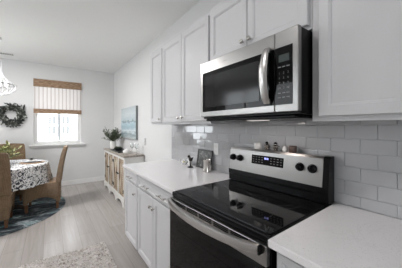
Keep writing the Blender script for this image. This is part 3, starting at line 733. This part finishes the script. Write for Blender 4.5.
for k in range(20):
    a = (k + .5) * 2 * math.pi / 20; b = MB()
    for j in range(16):
        t = j / 15; r_ = .230 * math.cos(t * 1.35); z = 1.995 - .155 * math.sin(t * 1.35) / math.sin(1.35)
        b.ico((cx + r_ * math.cos(a), cy + r_ * math.sin(a), z), .0095, 1)
    build('bowl_strand', b, 'crystal', ch)
for k in range(4):
    a = k * math.pi / 2 + .4; p = (cx + .11 * math.cos(a), cy + .11 * math.sin(a), 2.0)
    bl = MB().lathe([(0, -.03), (.012, -.028), (.014, 0), (.024, .03), (.018, .055), (0, .075)], p, 12)
    build('bulb', bl, 'bulb', ch, True)
build('arm', MB().tube([(cx - .11, cy, 1.972), (cx + .11, cy, 1.972)], .005, 6).tube([(cx, cy - .11, 1.972), (cx, cy + .11, 1.972)], .005, 6).tube([(cx, cy, 2.36), (cx, cy, 1.88)], .006, 6), 'chrome', ch)
pl_ = bpy.data.lights.new('chandelier_glow', 'POINT'); pl_.energy = 2.2; pl_.shadow_soft_size = .12; pl_.color = (1, .96, .92)
po = bpy.data.objects.new('chandelier_glow', pl_); COL.objects.link(po); po.location = (cx, cy, 1.99)

# ------------------------------------------------------------------ rugs
mb = MB(); n = 96
mb.lathe([(0, .001), (1.09, .001), (1.10, .006), (1.09, .012), (0, .012)], (-.87, 4.58, 0), n)
tag(build('round_rug', mb, 'rug'), 'round dark marbled blue-grey rug under the dining table', 'rug')
# shag runner: fine relief
bm = bmesh.new(); nx, ny = 110, 260; x0, x1, y0, y1 = -.25, .522, .75, 2.665
rn = random.Random(2); g = []
for j in range(ny + 1):
    row = []
    for i in range(nx + 1):
        e = min(i, nx - i, j, ny - j)
        z = .004 if e == 0 else .016 + rn.uniform(0, .014)
        row.append(bm.verts.new((x0 + (x1 - x0) * i / nx + rn.uniform(-.004, .004), y0 + (y1 - y0) * j / ny + rn.uniform(-.004, .004), z)))
    g.append(row)
for j in range(ny):
    for i in range(nx): bm.faces.new((g[j][i], g[j][i + 1], g[j + 1][i + 1], g[j + 1][i]))
sk = [g[0][0], g[0][-1], g[-1][-1], g[-1][0]]
tag(build('runner_rug', bm, 'shag'), 'fluffy beige and brown flecked runner rug on the wood floor', 'rug')

# ------------------------------------------------------------------ dining table, cloth, settings
TX, TY, TR_ = -.62, 4.50, .595
dt = thing('dining_table', (TX, TY, .0135), 'round pedestal dining table hidden under the floral cloth, dark base showing', 'table')
build('tabletop', MB().lathe([(0, .715), (TR_ - .02, .715), (TR_ - .012, .722), (TR_ - .012, .745), (0, .748)], (TX, TY, 0), 48), 'dark_wood', dt, True)
build('pedestal', MB().lathe([(0, .09), (.10, .09), (.075, .20), (.055, .35), (.07, .5), (.06, .62), (.16, .714), (0, .714)], (TX, TY, 0), 24), 'dark_wood', dt, True)
for k in range(4):
    a = R(-5) + k * math.pi / 2; c, s = math.cos(a), math.sin(a)
    build('foot', MB().tube([(TX + .06 * c, TY + .06 * s, .11), (TX + .18 * c, TY + .18 * s, .07), (TX + .32 * c, TY + .32 * s, .041)], [.04, .034, .026], 10), 'dark_wood', dt, True)
bm = bmesh.new(); rows = []; seg = 144
prof = [(0, .7535), (.3, .7535), (.56, .7535), (.592, .752), (.602, .744)] + [(.604 + .030 * t, .744 - .292 * t) for t in [i / 8 for i in range(1, 9)]]
prof += [(r_ - .003, z + (0.0005 if i == 0 else 0)) for i, (r_, z) in enumerate(reversed(prof[5:]))] + [(.599, .741), (.585, .7495)]
for (r_, z) in prof:
    row = []
    for k in range(seg):
        a = 2 * math.pi * k / seg; t = max(0, (.744 - z) / .292)
        rr = r_ * (1 + t * (.030 * math.sin(13 * a + 1) + .018 * math.sin(29 * a)))
        row.append(bm.verts.new((TX + rr * math.cos(a), TY + rr * math.sin(a), z)) if r_ > 0 else None)
    if r_ == 0:
        v0 = bm.verts.new((TX, TY, z)); row = [v0] * seg
    rows.append(row)
for A, B in zip(rows, rows[1:]):
    for k in range(seg):
        k2 = (k + 1) % seg; vs = []
        for v_ in (A[k], B[k], B[k2], A[k2]):
            if v_ not in vs: vs.append(v_)
        bm.faces.new(vs)
tag(build('tablecloth', bm, 'cloth', smooth=True), 'black and white floral cloth over the round dining table', 'tablecloth')
def setting(x, y, la, lb):
    tag(build('charger', MB().lathe([(0, 0), (.165, 0), (.170, .004), (.165, .009), (0, .009)], (x, y, .7545), 36), 'charger', smooth=True), la, 'placemat', 'woven chargers')
    tag(build('dinner_plate', MB().lathe([(0, 0), (.07, 0), (.08, .004), (.125, .016), (.127, .019), (.12, .018), (.078, .009), (0, .008)], (x, y, .764), 36), 'plate_blue', smooth=True), lb, 'plate', 'pale plates on the dining table')
setting(-.235, 4.50, 'brown woven charger at the window side of the dining table', 'pale plate on the charger at the window side of the table')
setting(-.66, 4.14, 'brown woven charger beyond the nearest wicker chair', 'pale plate on the charger beyond the nearest wicker chair')
nb = MB().box(-.30, -.18, 4.47, 4.57, .7845, .794, .003)
tag(build('folded_napkin', nb, 'ceramic'), 'white folded napkin on the plate at the window side of the table', 'napkin')
b = MB(); rn = random.Random(8)
for k in range(26): b.leaf(Vector((-.24, 4.52, .7955)), Vector((rn.uniform(-1, 1), rn.uniform(-1, 1), rn.uniform(.1, .9))), rn.uniform(.03, .06), .008)
tag(build('herb_sprig', b, 'leaf_dark'), 'dark green sprig lying on the white folded napkin', 'sprig')
pc = thing('centerpiece', (TX, TY, .7545), 'yellow-green leafy plant in a pot at the middle of the dining table', 'plant')
build('pot', MB().lathe([(0, 0), (.065, 0), (.08, .10), (.085, .11), (.078, .11), (.07, .09), (0, .088)], (TX, TY, .7545), 24), 'ceramic', pc, True)
b = MB(); st = MB(); rn = random.Random(9)
for k in range(46):
    az = rn.uniform(0, 6.283); el = rn.uniform(.2, 1.4); ln = rn.uniform(.14, .27)
    d = Vector((math.cos(az) * math.cos(el) * 1.1, math.sin(az) * math.cos(el) * 1.1, math.sin(el) * .9)); p0 = Vector((TX, TY, .845))
    st.tube([p0, p0 + d * ln], .002, 5)
    for j in range(9):
        q = p0 + d * ln * (.35 + .65 * j / 8); dd = d + Vector((rn.uniform(-1, 1), rn.uniform(-1, 1), rn.uniform(-.6, .5))); b.leaf(q, dd, rn.uniform(.04, .075), rn.uniform(.012, .02))
build('foliage', b, 'leaf_lime', pc); build('stem', st, 'leaf', pc)

# ------------------------------------------------------------------ wicker chairs (front towards +x)
def make_chair(loc, rz, label):
    c = thing('wicker_chair', (0, 0, 0), label, 'chair', 'wicker dining chairs')
    def loop(x0, x1, hw, z, n=5, up=0):
        r_ = .035; pts = []
        for q, (cx_, cy_, a0) in enumerate(((x1 - r_, hw - r_, 0), (x0 + r_, hw - r_, 90), (x0 + r_, -hw + r_, 180), (x1 - r_, -hw + r_, 270))):
            for i in range(n): a = R(a0 + 90 * i / (n - 1)); pts.append((cx_ + r_ * math.cos(a), cy_ + r_ * math.sin(a), z))
            if q in (0, 2):
                for i in range(1, 10):
                    t = i / 10; sg_ = 1 if q == 0 else -1; xa, xb = (x1 - r_, x0 + r_) if q == 0 else (x0 + r_, x1 - r_)
                    pts.append((xa + (xb - xa) * t, sg_ * hw, z + up * math.sin(math.pi * t) ** .6))
        return pts
    sk_ = [loop(-.235, .235, .215, .115, up=.10), loop(-.24, .24, .22, .13, up=.10), loop(-.242, .246, .232, .30), loop(-.24, .25, .24, .40), loop(-.235, .248, .238, .425), loop(-.22, .235, .225, .435)]
    build('seat', MB().sweep(sk_), 'wicker', c, True)
    rows = []
    for i in range(17):
        t = i / 16; z = .437 + t * .575; x = -.205 - .055 * t - .045 * t * t; hw = .236 - .018 * t ** 3; th = .030 - .006 * t
        if i == 16: th *= .5; hw -= .012; z -= .004
        n = 8; fr_ = []; bk_ = []
        for j in range(n + 1):
            s = -1 + 2 * j / n; curve = -.025 * (1 - s * s)
            fr_.append((x + curve + th, hw * s, z - (.012 * s * s if i > 13 else 0))); bk_.append((x + curve - th, hw * s, z - (.012 * s * s if i > 13 else 0)))
        rows.append(fr_ + bk_[::-1])
    build('backrest', MB().sweep(rows), 'wicker', c, True)
    for (x, y) in ((.20, .185), (.20, -.185), (-.20, .185), (-.20, -.185)):
        build('leg', MB().sweep([[(x + s * k, y + q * k, z) for s, q in ((1, 1), (-1, 1), (-1, -1), (1, -1))] for z, k in ((.0, .016), (.12, .022))]), 'wood_leg', c)
    c.location = loc; c.rotation_euler = (0, 0, rz); return c
RZ = .0125
wc = make_chair((-.655, 3.99, RZ), R(90), 'nearest wicker chair, seen from behind in front of the floral table')
dup(wc, (-.62, 5.22, RZ), R(-88), 'wicker chair beyond the table, against the back wall below the wreath')
dup(wc, (-.085, 4.43, RZ), R(176), 'wicker chair seen in profile at the window side of the table')

# ------------------------------------------------------------------ outside the window
struct(build('ground', MB().box(-14, 14, YB + .4, 26, -.55, -.45), 'lawn'))
nh = thing('neighbour_house', (.3, 14, -.45), 'overexposed white house seen through the window', 'house')
build('siding', MB().box(-6, 7, 14, 18, -.45, 3.1).prism([(13.6, 3.1), (16, 4.6), (18.4, 3.1)], 'X', -6.3, 7.3), 'siding', nh)
for (xa, za) in ((-.10, .92), (.52, .92)):
    f = MB().box(xa - .05, xa + .44, 13.96, 13.999, za - .05, za + 1.45)
    wf = build('window', f, 'trim', nh)
    mb = MB()
    for i in range(2):
        for j in range(2): mb.box(xa + .03 + i * .19, xa + .17 + i * .19, 13.95, 13.961, za + .04 + j * .55, za + .46 + j * .55)
    build('pane', mb, 'dark_pane', wf)
build('downpipe', MB().tube([(.405, 13.9, -.4), (.405, 13.9, 3.05)], .045, 8), 'downpipe', nh)
